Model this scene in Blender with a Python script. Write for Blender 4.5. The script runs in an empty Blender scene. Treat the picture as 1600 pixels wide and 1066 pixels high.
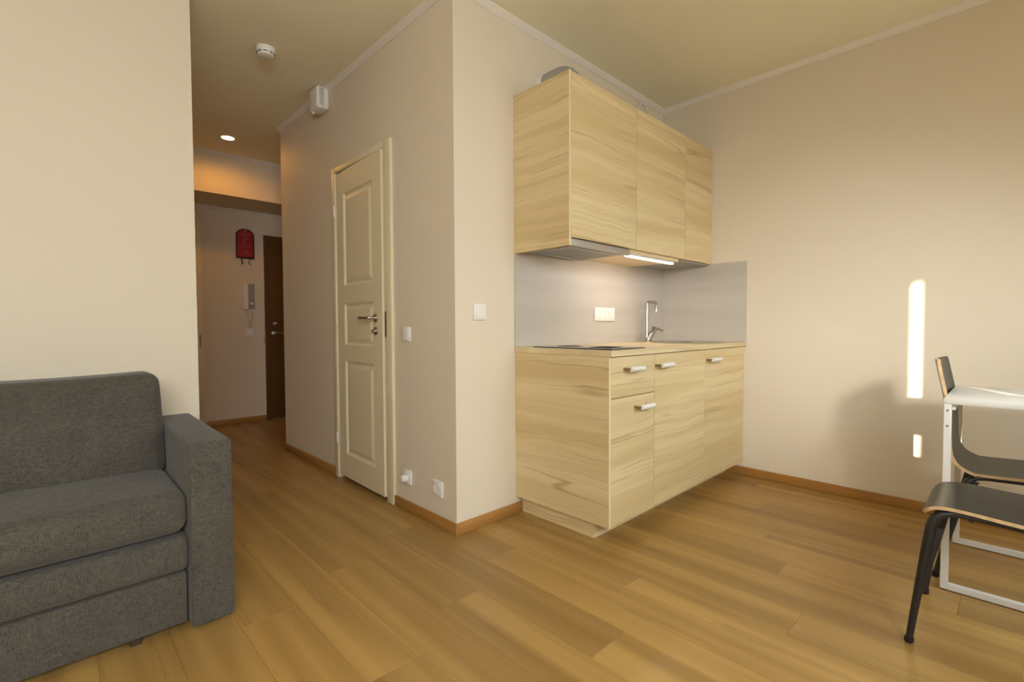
import bpy, bmesh, math, random
from mathutils import Vector, Matrix
random.seed(7)
S = bpy.context.scene
C = S.collection
R = math.radians

# ------------------------------------------------------------------ camera
CAM_H = 1.03
F_PX, YAW, PITCH, ROLL = 754.513, R(46.04977), R(1.71675), R(-0.27251)
cy, sy, cp, sp = math.cos(YAW), math.sin(YAW), math.cos(PITCH), math.sin(PITCH)
fw = Vector((cy*cp, sy*cp, -sp)); rt = Vector((sy, -cy, 0)); up = rt.cross(fw)
r2 = math.cos(ROLL)*rt + math.sin(ROLL)*up
u2 = -math.sin(ROLL)*rt + math.cos(ROLL)*up
cd = bpy.data.cameras.new('camera'); cam = bpy.data.objects.new('camera', cd); C.objects.link(cam)
cd.sensor_width = 36; cd.lens = F_PX/1600*36; cd.clip_start = .02
M4 = Matrix((r2, u2, -fw)).transposed().to_4x4(); M4.translation = (0, 0, CAM_H)
cam.matrix_world = M4
S.camera = cam

# ------------------------------------------------------------------ light
W = bpy.data.worlds.new('world'); S.world = W; W.use_nodes = True
bg = W.node_tree.nodes['Background']; bg.inputs[0].default_value = (.75, .86, 1, 1); bg.inputs[1].default_value = .6
SUN_DIR = Vector((.47, .27, -.15)).normalized()

def lamp(name, kind, loc, direction, energy, color, **kw):
    d = bpy.data.lights.new(name, kind); d.energy = energy; d.color = color
    for k, v in kw.items(): setattr(d, k, v)
    o = bpy.data.objects.new(name, d); C.objects.link(o); o.location = loc
    o.rotation_euler = Vector(direction).to_track_quat('-Z', 'Y').to_euler()
    return o
lamp('sun', 'SUN', (-3, -3, 4), SUN_DIR, 30, (1, .86, .66), angle=R(.6))
# daylight coming in at the window, and the sunshine the sheer curtain scatters forward
lamp('window_daylight', 'AREA', (-.62, -1.42, 1.6), (.1, 1, -.55), 86, (.965, 1, .99), shape='RECTANGLE', size=1.4, size_y=1.4, spread=R(150))
lamp('window_daylight', 'AREA', (2.1, -1.42, 1.6), (-.1, 1, -.9), 26, (.74, .90, 1), shape='RECTANGLE', size=1.3, size_y=1.4, spread=R(130))
lamp('curtain_sunshine', 'AREA', (.24, -1.37, 1.84), (3.2, 2.22, -1.0), 2.6, (1, .98, .92), shape='RECTANGLE', size=.26, size_y=.36, spread=R(38))
S.view_settings.view_transform = 'Standard'; S.view_settings.look = 'None'
S.view_settings.gamma = 1; S.view_settings.use_curve_mapping = False
S.view_settings.exposure = 0.0

# ------------------------------------------------------------------ materials
def new_mat(name):
    m = bpy.data.materials.new(name); m.use_nodes = True
    return m, m.node_tree, m.node_tree.nodes['Principled BSDF']
def plain(name, col, rough=.5, metal=0., bump=0., bscale=200., var=0., vscale=3., spec=None, coat=0.):
    m, t, b = new_mat(name)
    b.inputs['Base Color'].default_value = (*col, 1); b.inputs['Roughness'].default_value = rough
    b.inputs['Metallic'].default_value = metal
    if spec is not None: b.inputs['Specular IOR Level'].default_value = spec
    if coat: b.inputs['Coat Weight'].default_value = coat; b.inputs['Coat Roughness'].default_value = .2
    tc = t.nodes.new('ShaderNodeTexCoord')
    if var:
        n = t.nodes.new('ShaderNodeTexNoise'); n.inputs['Scale'].default_value = vscale; n.inputs['Detail'].default_value = 4
        t.links.new(tc.outputs['Object'], n.inputs['Vector'])
        r = t.nodes.new('ShaderNodeValToRGB')
        r.color_ramp.elements[0].position = .3; r.color_ramp.elements[1].position = .7
        r.color_ramp.elements[0].color = (*[c*(1-var) for c in col], 1); r.color_ramp.elements[1].color = (*[min(1, c*(1+var)) for c in col], 1)
        t.links.new(n.outputs['Fac'], r.inputs['Fac']); t.links.new(r.outputs['Color'], b.inputs['Base Color'])
    if bump:
        n2 = t.nodes.new('ShaderNodeTexNoise'); n2.inputs['Scale'].default_value = bscale; n2.inputs['Detail'].default_value = 3
        t.links.new(tc.outputs['Object'], n2.inputs['Vector'])
        bp = t.nodes.new('ShaderNodeBump'); bp.inputs['Strength'].default_value = bump; bp.inputs['Distance'].default_value = .002
        t.links.new(n2.outputs['Fac'], bp.inputs['Height']); t.links.new(bp.outputs['Normal'], b.inputs['Normal'])
    return m
def emit(name, col, strength):
    m, t, b = new_mat(name)
    b.inputs['Base Color'].default_value = (*col, 1)
    b.inputs['Emission Color'].default_value = (*col, 1); b.inputs['Emission Strength'].default_value = strength
    return m
def math_node(t, op, a=None, b=None, va=None, vb=None):
    n = t.nodes.new('ShaderNodeMath'); n.operation = op
    if a is not None: t.links.new(a, n.inputs[0])
    if b is not None: t.links.new(b, n.inputs[1])
    if va is not None: n.inputs[0].default_value = va
    if vb is not None: n.inputs[1].default_value = vb
    return n.outputs[0]
def mixc(t, fac, a, b, mode='MIX'):
    n = t.nodes.new('ShaderNodeMix'); n.data_type = 'RGBA'; n.blend_type = mode
    for s, v in (('Factor', fac), ('A', a), ('B', b)):
        sock = [i for i in n.inputs if i.name == s and (i.type == 'RGBA' if s != 'Factor' else i.type == 'VALUE')][0]
        if isinstance(v, (int, float)): sock.default_value = v
        elif isinstance(v, tuple): sock.default_value = (*v, 1)
        else: t.links.new(v, sock)
    return [o for o in n.outputs if o.type == 'RGBA'][0]
def wood(name, base, dark, vein, along=1.6, across=11., fine=160., rough=.5, grain_axis='XY', veins=1., rand=True, lum=0., vfreq=7.):
    """grain runs along X (and Y), rings stack along Z; 'Y' grain for the floor"""
    m, t, b = new_mat(name)
    tc = t.nodes.new('ShaderNodeTexCoord'); sep = t.nodes.new('ShaderNodeSeparateXYZ')
    t.links.new(tc.outputs['Object'], sep.inputs[0])
    x, y, z = sep.outputs
    oi = t.nodes.new('ShaderNodeObjectInfo')
    if grain_axis == 'XY': u = math_node(t, 'ADD', x, y); v = z
    elif grain_axis == 'X': u = x; v = math_node(t, 'ADD', y, z)
    else: u = y; v = math_node(t, 'ADD', x, z)
    off = math_node(t, 'MULTIPLY', oi.outputs['Random'], vb=57. if rand else 0.)
    def noise(su, sv, detail, seed=0., dist=0.):
        cb = t.nodes.new('ShaderNodeCombineXYZ')
        t.links.new(math_node(t, 'MULTIPLY', u, vb=su), cb.inputs[0])
        t.links.new(math_node(t, 'MULTIPLY', v, vb=sv), cb.inputs[1])
        t.links.new(math_node(t, 'ADD', off, vb=seed), cb.inputs[2])
        n = t.nodes.new('ShaderNodeTexNoise'); n.inputs['Scale'].default_value = 1; n.inputs['Detail'].default_value = detail
        n.inputs['Distortion'].default_value = dist
        t.links.new(cb.outputs[0], n.inputs['Vector']); return n.outputs['Fac']
    def ramp(f, a, bb):
        n = t.nodes.new('ShaderNodeMapRange'); n.interpolation_type = 'SMOOTHSTEP'
        n.inputs['From Min'].default_value = a; n.inputs['From Max'].default_value = bb
        t.links.new(f, n.inputs['Value']); return n.outputs['Result']
    n1 = noise(along*.55, across*.55, 4, 3., .3)
    n2 = noise(along*4, fine, 3, 9.)
    n3 = noise(along, across*.55, 2, 21., .2)
    n4 = noise(along*1.1, across*.9, 2, 33.)
    fr = math_node(t, 'FRACT', math_node(t, 'MULTIPLY', n3, vb=vfreq))
    line = math_node(t, 'ABSOLUTE', math_node(t, 'SUBTRACT', fr, vb=.5))
    line = math_node(t, 'SUBTRACT', va=1., b=ramp(line, .0, .10))
    soft = math_node(t, 'ABSOLUTE', math_node(t, 'SUBTRACT', fr, vb=.5))
    soft = math_node(t, 'SUBTRACT', va=1., b=ramp(soft, .0, .42))
    msk = ramp(n4, .44, .60)
    c = mixc(t, ramp(n1, .32, .7), base, dark)
    c = mixc(t, math_node(t, 'MULTIPLY', soft, vb=.38*veins), c, dark)
    c = mixc(t, math_node(t, 'MULTIPLY', math_node(t, 'MULTIPLY', line, msk), vb=.8*veins), c, vein)
    c = mixc(t, math_node(t, 'MULTIPLY', ramp(n2, .45, .75), vb=.22), c, dark)
    if lum:
        hs = t.nodes.new('ShaderNodeHueSaturation')
        t.links.new(c, hs.inputs['Color'])
        mr = t.nodes.new('ShaderNodeMapRange'); mr.inputs['To Min'].default_value = 1-lum; mr.inputs['To Max'].default_value = 1+lum
        t.links.new(oi.outputs['Random'], mr.inputs['Value']); t.links.new(mr.outputs['Result'], hs.inputs['Value'])
        c = hs.outputs['Color']
    t.links.new(c, b.inputs['Base Color'])
    b.inputs['Roughness'].default_value = rough
    bp = t.nodes.new('ShaderNodeBump'); bp.inputs['Strength'].default_value = .08; bp.inputs['Distance'].default_value = .001
    t.links.new(n2, bp.inputs['Height']); t.links.new(bp.outputs['Normal'], b.inputs['Normal'])
    return m
def laminate(name, base, dark, vein, rough=.5, grain_axis='XY', veins=1.):
    """printed ash grain: long, nearly straight streaks along the board with thin darker pores"""
    m, t, b = new_mat(name)
    tc = t.nodes.new('ShaderNodeTexCoord'); sep = t.nodes.new('ShaderNodeSeparateXYZ')
    t.links.new(tc.outputs['Object'], sep.inputs[0]); x, y, z = sep.outputs
    oi = t.nodes.new('ShaderNodeObjectInfo')
    if grain_axis == 'XY': u = math_node(t, 'ADD', x, y); v = z
    else: u = x; v = math_node(t, 'ADD', y, z)
    off = math_node(t, 'MULTIPLY', oi.outputs['Random'], vb=57.)
    def noise(uu, vv, su, sv, detail, seed, rough_=.5):
        cb = t.nodes.new('ShaderNodeCombineXYZ')
        t.links.new(math_node(t, 'MULTIPLY', uu, vb=su), cb.inputs[0]); t.links.new(math_node(t, 'MULTIPLY', vv, vb=sv), cb.inputs[1])
        t.links.new(math_node(t, 'ADD', off, vb=seed), cb.inputs[2])
        n = t.nodes.new('ShaderNodeTexNoise'); n.inputs['Scale'].default_value = 1; n.inputs['Detail'].default_value = detail
        n.inputs['Roughness'].default_value = rough_
        t.links.new(cb.outputs[0], n.inputs['Vector']); return n.outputs['Fac']
    def ramp(f, a, bb):
        n = t.nodes.new('ShaderNodeMapRange'); n.interpolation_type = 'SMOOTHSTEP'
        n.inputs['From Min'].default_value = a; n.inputs['From Max'].default_value = bb
        t.links.new(f, n.inputs['Value']); return n.outputs['Result']
    w1 = noise(u, v, 2.2, 2.4, 2, 5.); w2 = noise(u, v, 9., 8., 2, 15.)
    v2 = math_node(t, 'ADD', v, math_node(t, 'MULTIPLY', math_node(t, 'SUBTRACT', w1, vb=.5), vb=.055))
    v2 = math_node(t, 'ADD', v2, math_node(t, 'MULTIPLY', math_node(t, 'SUBTRACT', w2, vb=.5), vb=.008))
    broad = noise(u, v2, .45, 9., 3, 1.); mid = noise(u, v2, .5, 30., 3, 2.); fine = noise(u, v2, 5., 230., 2, 3.)
    c = mixc(t, ramp(broad, .34, .68), base, dark)
    c = mixc(t, math_node(t, 'MULTIPLY', ramp(mid, .46, .70), vb=.55), c, dark)
    for sv, lvl, sd_, wd, amt in ((8., .5, 7., .014, .75), (13., .44, 11., .013, .6), (26., .56, 17., .016, .5)):
        n = noise(u, v2, .30, sv, 1, sd_)
        ln = math_node(t, 'SUBTRACT', va=1., b=ramp(math_node(t, 'ABSOLUTE', math_node(t, 'SUBTRACT', n, vb=lvl)), 0., wd))
        msk = ramp(noise(u, v2, 1.6, 5., 2, sd_+30.), .46, .60)
        c = mixc(t, math_node(t, 'MULTIPLY', math_node(t, 'MULTIPLY', ln, msk), vb=amt*veins), c, vein)
    c = mixc(t, math_node(t, 'MULTIPLY', ramp(fine, .5, .78), vb=.25), c, dark)
    t.links.new(c, b.inputs['Base Color']); b.inputs['Roughness'].default_value = rough
    bp = t.nodes.new('ShaderNodeBump'); bp.inputs['Strength'].default_value = .06; bp.inputs['Distance'].default_value = .001
    t.links.new(fine, bp.inputs['Height']); t.links.new(bp.outputs['Normal'], b.inputs['Normal'])
    return m
def fabric(name, a, bcol, scale=900.):
    m, t, b = new_mat(name)
    tc = t.nodes.new('ShaderNodeTexCoord')
    def noise(sc, vec):
        mp = t.nodes.new('ShaderNodeMapping'); mp.inputs['Scale'].default_value = vec
        t.links.new(tc.outputs['Object'], mp.inputs['Vector'])
        n = t.nodes.new('ShaderNodeTexNoise'); n.inputs['Scale'].default_value = sc; n.inputs['Detail'].default_value = 2
        t.links.new(mp.outputs[0], n.inputs['Vector']); return n.outputs['Fac']
    h = noise(64., (1, 1, 6)); vv = noise(64., (6, 6, 1)); f = noise(420., (1, 1, 1)); big = noise(9., (1, 1, 1))
    s = math_node(t, 'ADD', math_node(t, 'MULTIPLY', math_node(t, 'ADD', h, vv), vb=.35), math_node(t, 'MULTIPLY', f, vb=.3))
    s = math_node(t, 'ADD', s, math_node(t, 'MULTIPLY', big, vb=.12))
    mr = t.nodes.new('ShaderNodeMapRange'); mr.inputs['From Min'].default_value = .39; mr.inputs['From Max'].default_value = .74
    t.links.new(s, mr.inputs['Value'])
    t.links.new(mixc(t, mr.outputs['Result'], a, bcol), b.inputs['Base Color'])
    b.inputs['Roughness'].default_value = .95; b.inputs['Specular IOR Level'].default_value = .15
    b.inputs['Sheen Weight'].default_value = .15
    bp = t.nodes.new('ShaderNodeBump'); bp.inputs['Strength'].default_value = .5; bp.inputs['Distance'].default_value = .0015
    t.links.new(s, bp.inputs['Height']); t.links.new(bp.outputs['Normal'], b.inputs['Normal'])
    return m

WALL = plain('wall_paint', (.775, .69, .56), .62, bump=.05, bscale=90, spec=.3)
CEIL = plain('ceiling_paint', (.93, .88, .69), .8, bump=.04, bscale=60, spec=.2)
CROWN = plain('crown_paint', (.84, .79, .73), .55)
DOORW = plain('door_paint', (.82, .735, .52), .38)
WOODF = wood('floor_oak', (.47, .288, .088), (.315, .178, .050), (.215, .113, .032), along=.55, across=17, fine=240, rough=.36, grain_axis='Y', veins=.4, lum=.10, vfreq=4.)
BASEB = wood('baseboard_oak', (.46, .235, .062), (.37, .175, .042), (.30, .14, .035), along=1.5, across=30, fine=260, rough=.45, grain_axis='XY', veins=.3)
KWOOD = laminate('kitchen_ash', (.79, .65, .385), (.655, .50, .255), (.43, .29, .125))
KTOP = laminate('worktop_ash', (.78, .655, .42), (.69, .545, .31), (.50, .36, .18), .42, 'X', .6)
KEDGE = plain('edge_band', (.80, .64, .42), .5, var=.05, vscale=20)
SPLASH = wood('splash_laminate', (.57, .525, .475), (.52, .475, .425), (.47, .425, .38), along=.9, across=16, fine=120, rough=.45, grain_axis='XY', veins=.35, rand=False)
FAB = fabric('sofa_fabric', (.036, .032, .027), (.135, .121, .100))
WHITEP = plain('white_plastic', (.87, .86, .83), .35)
WHITEM = plain('white_metal', (.80, .79, .76), .32)
GREYP = plain('grey_plastic', (.38, .36, .34), .5)
STEEL = plain('steel', (.62, .60, .57), .30, metal=1., bump=.03, bscale=300)
CHROME = plain('chrome', (.50, .485, .46), .26, metal=1.)
HOODST = plain('hood_steel', (.50, .48, .45), .42, metal=.75)
MESHM = plain('hood_filter', (.30, .34, .35), .5, metal=.5, bump=.6, bscale=400)
BLACKM = plain('black_metal', (.016, .016, .017), .38)
BLACKP = plain('black_plastic', (.012, .012, .012), .5)
LAMIN = plain('chair_laminate', (.034, .031, .022), .34, bump=.02, bscale=150, spec=.3)
PLY = plain('plywood_edge', (.70, .50, .29), .5, var=.12, vscale=60)
BRASS = plain('brown_metal', (.30, .21, .12), .4, metal=.6)
HOBG = plain('hob_glass', (.012, .012, .013), .06, coat=.5)
DUCTG = plain('duct_grey', (.36, .355, .33), .6, bump=.2, bscale=80)
BROWND = wood('dark_door_veneer', (.135, .062, .012), (.095, .042, .008), (.06, .026, .006), along=9, across=1.5, fine=3, rough=.4, veins=.4)
RED = plain('red_nylon', (.36, .012, .022), .6, bump=.3, bscale=120)
DKRED = plain('dark_piping', (.05, .006, .008), .6)
FOOT = plain('dark_foot', (.045, .028, .014), .5)
PRINT = plain('faded_print', (.50, .10, .10), .6)
SLOT = plain('slot_dark', (.05, .035, .018), .5)
LEDM = emit('led_diffuser', (1, .87, .70), 9)
BULB = emit('downlight_lens', (1, .72, .38), 26)
SHEER, t_, b_ = new_mat('sheer_curtain')
b_.inputs['Base Color'].default_value = (.85, .82, .76, 1); b_.inputs['Roughness'].default_value = .9
PANE, t_, b_ = new_mat('window_glass')
tr_ = t_.nodes.new('ShaderNodeBsdfTransparent'); gl_ = t_.nodes.new('ShaderNodeBsdfGlossy'); gl_.inputs['Roughness'].default_value = .02
mx_ = t_.nodes.new('ShaderNodeMixShader'); mx_.inputs[0].default_value = .06
t_.links.new(tr_.outputs[0], mx_.inputs[1]); t_.links.new(gl_.outputs[0], mx_.inputs[2])
t_.links.new(mx_.outputs[0], t_.nodes['Material Output'].inputs['Surface'])

# ------------------------------------------------------------------ mesh helpers
ORG = {}
def box(bm, x0, x1, y0, y1, z0, z1, bev=0., seg=2, mi=0):
    r = bmesh.ops.create_cube(bm, size=1.)
    vs = r['verts']
    for v in vs: v.co = Vector(((x0+x1)/2+v.co.x*(x1-x0), (y0+y1)/2+v.co.y*(y1-y0), (z0+z1)/2+v.co.z*(z1-z0)))
    fs = {f for v in vs for f in v.link_faces}
    for f in fs: f.material_index = mi
    if bev:
        es = list({e for v in vs for e in v.link_edges})
        bmesh.ops.bevel(bm, geom=es, offset=bev, segments=seg, profile=.5, affect='EDGES')
    return bm
def B(*a, **k): return box(bmesh.new(), *a, **k)
def tube(bm, pts, rad, n=12, cap=True, mi=0):
    pts = [Vector(p) for p in pts]; m = len(pts)
    rad = [rad]*m if isinstance(rad, (int, float)) else rad
    rings = []; prev = None
    for i, p in enumerate(pts):
        d = (pts[min(i+1, m-1)]-pts[max(i-1, 0)]).normalized()
        if prev is None:
            a = Vector((0, 0, 1)) if abs(d.z) < .9 else Vector((1, 0, 0))
            nx = d.cross(a).normalized()
        else:
            nx = (prev - d*prev.dot(d)).normalized()
        prev = nx; ny = d.cross(nx)
        rings.append([bm.verts.new(p+(nx*math.cos(2*math.pi*k/n)+ny*math.sin(2*math.pi*k/n))*rad[i]) for k in range(n)])
    for a, b in zip(rings, rings[1:]):
        for k in range(n):
            f = bm.faces.new((a[k], a[(k+1) % n], b[(k+1) % n], b[k])); f.material_index = mi
    if cap:
        bm.faces.new(list(reversed(rings[0]))).material_index = mi; bm.faces.new(rings[-1]).material_index = mi
    return bm
def lathe(bm, prof, c, axis='Z', n=32):
    """prof: (radius, height) list; closed at both ends if radius 0"""
    ax = {'Z': (Vector((1, 0, 0)), Vector((0, 1, 0)), Vector((0, 0, 1))), '-X': (Vector((0, 1, 0)), Vector((0, 0, 1)), Vector((-1, 0, 0))),
          '-Y': (Vector((1, 0, 0)), Vector((0, 0, 1)), Vector((0, -1, 0))), '-Z': (Vector((1, 0, 0)), Vector((0, -1, 0)), Vector((0, 0, -1)))}[axis]
    c = Vector(c); rings = []
    for r, h in prof:
        if r < 1e-6: rings.append([bm.verts.new(c+ax[2]*h)])
        else: rings.append([bm.verts.new(c+ax[2]*h+(ax[0]*math.cos(2*math.pi*k/n)+ax[1]*math.sin(2*math.pi*k/n))*r) for k in range(n)])
    for a, b in zip(rings, rings[1:]):
        for k in range(n):
            q = [a[k % len(a)], a[(k+1) % len(a)], b[(k+1) % len(b)], b[k % len(b)]]
            q = list(dict.fromkeys(q))
            if len(q) > 2: bm.faces.new(q)
    if len(rings[0]) > 1: bm.faces.new(rings[0])
    if len(rings[-1]) > 1: bm.faces.new(rings[-1])
    return bm
def arc(c, r, a0, a1, n, f):
    return [f(c[0]+r*math.cos(R(a0+(a1-a0)*i/n)), c[1]+r*math.sin(R(a0+(a1-a0)*i/n))) for i in range(n+1)]
def mk(name, bm, mat, parent=None, smooth=True, base=None, angle=35):
    bmesh.ops.recalc_face_normals(bm, faces=bm.faces)
    me = bpy.data.meshes.new(name)
    if base is None:
        xs = [v.co for v in bm.verts]
        lo = [min(v[i] for v in xs) for i in range(3)]; hi = [max(v[i] for v in xs) for i in range(3)]
        base = Vector(((lo[0]+hi[0])/2, (lo[1]+hi[1])/2, lo[2]))
    base = Vector(base)
    for v in bm.verts: v.co -= base
    bm.to_mesh(me); bm.free()
    for m in (mat if isinstance(mat, (list, tuple)) else [mat]): me.materials.append(m)
    if smooth:
        for p in me.polygons: p.use_smooth = True
        me.set_sharp_from_angle(angle=R(angle))
    o = bpy.data.objects.new(name, me); C.objects.link(o)
    ORG[o.name] = base
    if parent is not None:
        o.parent = parent; o.location = base-ORG[parent.name]
    else: o.location = base
    return o
def tag(o, label=None, cat=None, group=None, kind=None):
    for k, v in (('label', label), ('category', cat), ('group', group), ('kind', kind)):
        if v: o[k] = v
    return o
def thing(name, loc, label, cat, group=None):
    o = bpy.data.objects.new(name, None); C.objects.link(o); o.location = loc; o.empty_display_size = .1
    ORG[o.name] = Vector(loc)
    return tag(o, label, cat, group)
def struct(name, bm, mat, parent=None, **k):
    o = mk(name, bm, mat, parent, **k)
    if parent is None: o['kind'] = 'structure'
    return o
def sempty(name, loc):
    o = bpy.data.objects.new(name, None); C.objects.link(o); o.location = loc; o['kind'] = 'structure'
    ORG[o.name] = Vector(loc); return o

# ------------------------------------------------------------------ room shell
H = 2.675
XD, YK, XR, YS, XS = 1.439, 1.892, 3.44, 2.82, .542
YE, YB, YQ, ZQ = 4.255, 5.78, 5.20, 2.289      # end of the door wall, hall end wall, beam face, soffit height
XL, YW = -1.75, -1.6
floor = struct('floor', B(XL-.1, XR+.1, YW-.15, YB+.1, -.12, -.008), SLOT, smooth=False)
tag(floor, 'warm oak plank floor', None)
PW, PL = .184, 1.24
proto = {}
col = 0; x = XL
while x < XR:
    x1 = min(x+PW, XR)
    y = YW - ((col*.437) % 1.)*PL
    while y < YB:
        y0, y1 = max(y, YW), min(y+PL, YB)
        # skip what lies wholly inside the closed-off rooms
        if y1-y0 > .03 and x1-x > .02 and not (y0 > YK+.1 and y1 < YE-.1 and x > XD+.12) and not (x1 < .1 and y0 > YS+.2):
            key = (round(x1-x, 3), round(y1-y0, 3))
            if key not in proto:
                w, l = (x1-x)/2-.0002, (y1-y0)/2-.0002
                o = mk('plank', B(-w, w, -l, l, -.008, 0, bev=.0006, seg=1), WOODF, None, smooth=False, base=(0, 0, 0)); proto[key] = o
            else:
                o = proto[key].copy(); C.objects.link(o)
            o.parent = floor; o.location = Vector(((x+x1)/2, (y0+y1)/2, 0)) - ORG['floor']
        y += PL
    x += PW; col += 1

struct('ceiling', B(XL-.1, XR+.1, YW-.15, YB+.1, H, H+.1), CEIL, smooth=False)
struct('wall_left', B(XL, XS, YS, YS+.12, 0, H), WALL, smooth=False)
struct('wall_side', B(XL-.1, XL, YW, YB, 0, H), WALL, smooth=False)
struct('wall_back', B(XD, XR, YK, YK+.1, 0, H), WALL, smooth=False)
struct('wall_right', B(XR, XR+.1, YW, YB, 0, H), WALL, smooth=False)
# the wall with the white door
DY0, DY1, DZ = 2.535, 3.19, 2.068
bm = B(XD, XD+.1, YK+.1, DY0, 0, H); box(bm, XD, XD+.1, DY1, YE, 0, H); box(bm, XD, XD+.1, DY0, DY1, DZ, H)
struct('wall_inner', bm, WALL, smooth=False)
struct('wall_closet', B(XD+.1, XR, YE-.1, YE, 0, H), WALL, smooth=False)
struct('wall_hall', B(XL, XR, YB, YB+.1, 0, H), WALL, smooth=False)
struct('wall_hall_left', B(.06, .16, YS+.12, YB, 0, H), WALL, smooth=False)
struct('wall_hall_right', B(2.95, 3.05, YE, YB, 0, H), WALL, smooth=False)
struct('trim_1', B(.16, 2.95, YQ, YB, ZQ, H), WALL, smooth=False)          # boxed soffit over the entrance
tag(bpy.data.objects['trim_1'], 'boxed soffit over the hall end wall')
# window wall behind the viewer
WX0, WX1, WZ0, WZ1 = -1.32, .037, .85, 2.43
VX0_, VX1_ = 1.5, 2.95
bm = B(XL, WX0, YW-.15, YW, 0, H); box(bm, WX1, VX0_, YW-.15, YW, 0, H); box(bm, VX1_, XR, YW-.15, YW, 0, H)
box(bm, VX0_, VX1_, YW-.15, YW, 0, WZ0); box(bm, VX0_, VX1_, YW-.15, YW, WZ1, H)
box(bm, WX0, WX1, YW-.15, YW, 0, WZ0); box(bm, WX0, WX1, YW-.15, YW, WZ1, H)
struct('wall_front', bm, WALL, smooth=False)
bm = bmesh.new()
for a in ((WX0, WX0+.05, WZ0, WZ1), (WX1-.012, WX1, WZ0, WZ1), (WX0, WX1, WZ0, WZ0+.05), (WX0, WX1, WZ1-.03, WZ1), (-.72, -.66, WZ0, WZ1)):
    box(bm, a[0], a[1], YW-.06, YW-.01, a[2], a[3])
wn = struct('window_1', bm, WHITEM, smooth=False)
struct('pane', B(WX0+.05, -.72, YW-.04, YW-.034, WZ0+.05, WZ1-.03), PANE, wn, smooth=False)
struct('pane', B(-.66, WX1-.012, YW-.04, YW-.034, WZ0+.05, WZ1-.03), PANE, wn, smooth=False)
struct('added_sun_stop', B(WX0+.05, WX1-.012, YW-.030, YW-.022, WZ0+.05, 1.40), SHEER, wn, smooth=False)  # opaque sheet added low in the window to stop sunlight reaching the baseboard
bm = bmesh.new()
for a in ((VX0_, VX0_+.05, WZ0, WZ1), (VX1_-.05, VX1_, WZ0, WZ1), (VX0_, VX1_, WZ0, WZ0+.05), (VX0_, VX1_, WZ1-.05, WZ1)):
    box(bm, a[0], a[1], YW-.06, YW-.01, a[2], a[3])
wn = struct('window_2', bm, WHITEM, smooth=False)
struct('pane', B(VX0_+.05, VX1_-.05, YW-.04, YW-.034, WZ0+.05, WZ1-.05), PANE, wn, smooth=False)
for X0, X1, lb in ((-1.45, .150, 'pale sheer curtain over the window behind the viewer, left one'), (1.2, 3.3, 'pale sheer curtain added over the right window behind the viewer to block its sun')):  # right curtain is added to keep direct sun out of the second window
    bm = bmesh.new(); n = 160; vs = []
    for i in range(n+1):
        xx = X0+(X1-X0)*i/n; yy = -1.505+.012*math.sin(i*.9)*(1 if i < n-6 else .2)
        vs.append((bm.verts.new((xx, yy, .06)), bm.verts.new((xx, yy, 2.58))))
    for a, b in zip(vs, vs[1:]): bm.faces.new((a[0], b[0], b[1], a[1]))
    bmesh.ops.solidify(bm, geom=bm.faces[:], thickness=.002)
    tag(mk('sheer_curtain', bm, SHEER), lb, 'curtain', 'sheer curtains')
tag(mk('curtain_rail', tube(bmesh.new(), [(-1.6, -1.505, 2.595), (3.4, -1.505, 2.595)], .012), WHITEM), 'white curtain rail above the windows behind the viewer', 'curtain rail')

# crown strips
def crown(name, p, q, N, z=H, h=.030):
    """sloped strip along p-q under a ceiling at z; N points out of the wall"""
    bm = bmesh.new(); N = Vector((*N, 0)); rings = []
    for e in (Vector((*p, 0)), Vector((*q, 0))):
        rings.append([bm.verts.new(e+N*a+Vector((0, 0, z-d))) for a, d in ((0, 0), (h, 0), (h, .004), (.004, h), (0, h))])
    for k in range(5): bm.faces.new((rings[0][k], rings[0][(k+1) % 5], rings[1][(k+1) % 5], rings[1][k]))
    bm.faces.new(rings[0]); bm.faces.new(rings[1])
    struct(name, bm, CROWN, smooth=False)
crown('trim_2', (XD, YK-.03), (XD, YE), (-1, 0))
crown('trim_3', (XD-.03, YK), (XR, YK), (0, -1))
crown('trim_4', (XR, YW), (XR, YK), (-1, 0))
crown('trim_5', (.16, YQ), (2.95, YQ), (0, -1))
crown('trim_6', (.16, YB), (2.95, YB), (0, -1), ZQ)
crown('trim_7', (XL, YS), (XS, YS), (0, -1))
# baseboards
def base(name, *a): struct(name, B(*a, 0, .058, bev=.004), BASEB)
base('baseboard_inner', XD-.012, XD, YK-.012, 2.47)
base('baseboard_inner_far', XD-.012, XD, 3.25, YE)
base('baseboard_back', XD, 1.8865, YK-.012, YK)
base('baseboard_right', XR-.012, XR, YW, 1.391)
base('baseboard_hall', 1.166, 1.752, YB-.012, YB)
base('baseboard_left', XL, XS, YS-.012, YS)

# ------------------------------------------------------------------ white panel door
d1 = sempty('door_1', (XD, (DY0+DY1)/2, 0)); d1['label'] = 'white three-panel door with lever handle'
XC = XD-.016
bm = bmesh.new()
box(bm, XC, XD+.1, 2.468, 2.545, 0, 2.106, bev=.003); box(bm, XC, XD+.1, 3.198, 3.246, 0, 2.106, bev=.003); box(bm, XC, XD+.1, 2.545, 3.198, 2.066, 2.106, bev=.003)
struct('casing', bm, DOORW, d1)
XF = XD-.007                      # leaf front face at the hinge; the leaf stands a touch ajar
LY0, LY1, LZ0, LZ1 = 2.553, 3.193, .026, 2.060
pans = [(2.67, 3.085, 1.30, 1.915), (2.67, 3.085, .91, 1.19), (2.67, 3.085, .178, .81)]
bm = bmesh.new()
box(bm, XF, XF+.026, LY0, 2.67, LZ0, LZ1, bev=.002, seg=1); box(bm, XF, XF+.026, 3.085, LY1, LZ0, LZ1, bev=.002, seg=1)
zz = [LZ0, .178, .81, .91, 1.19, 1.30, 1.915, LZ1]
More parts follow.
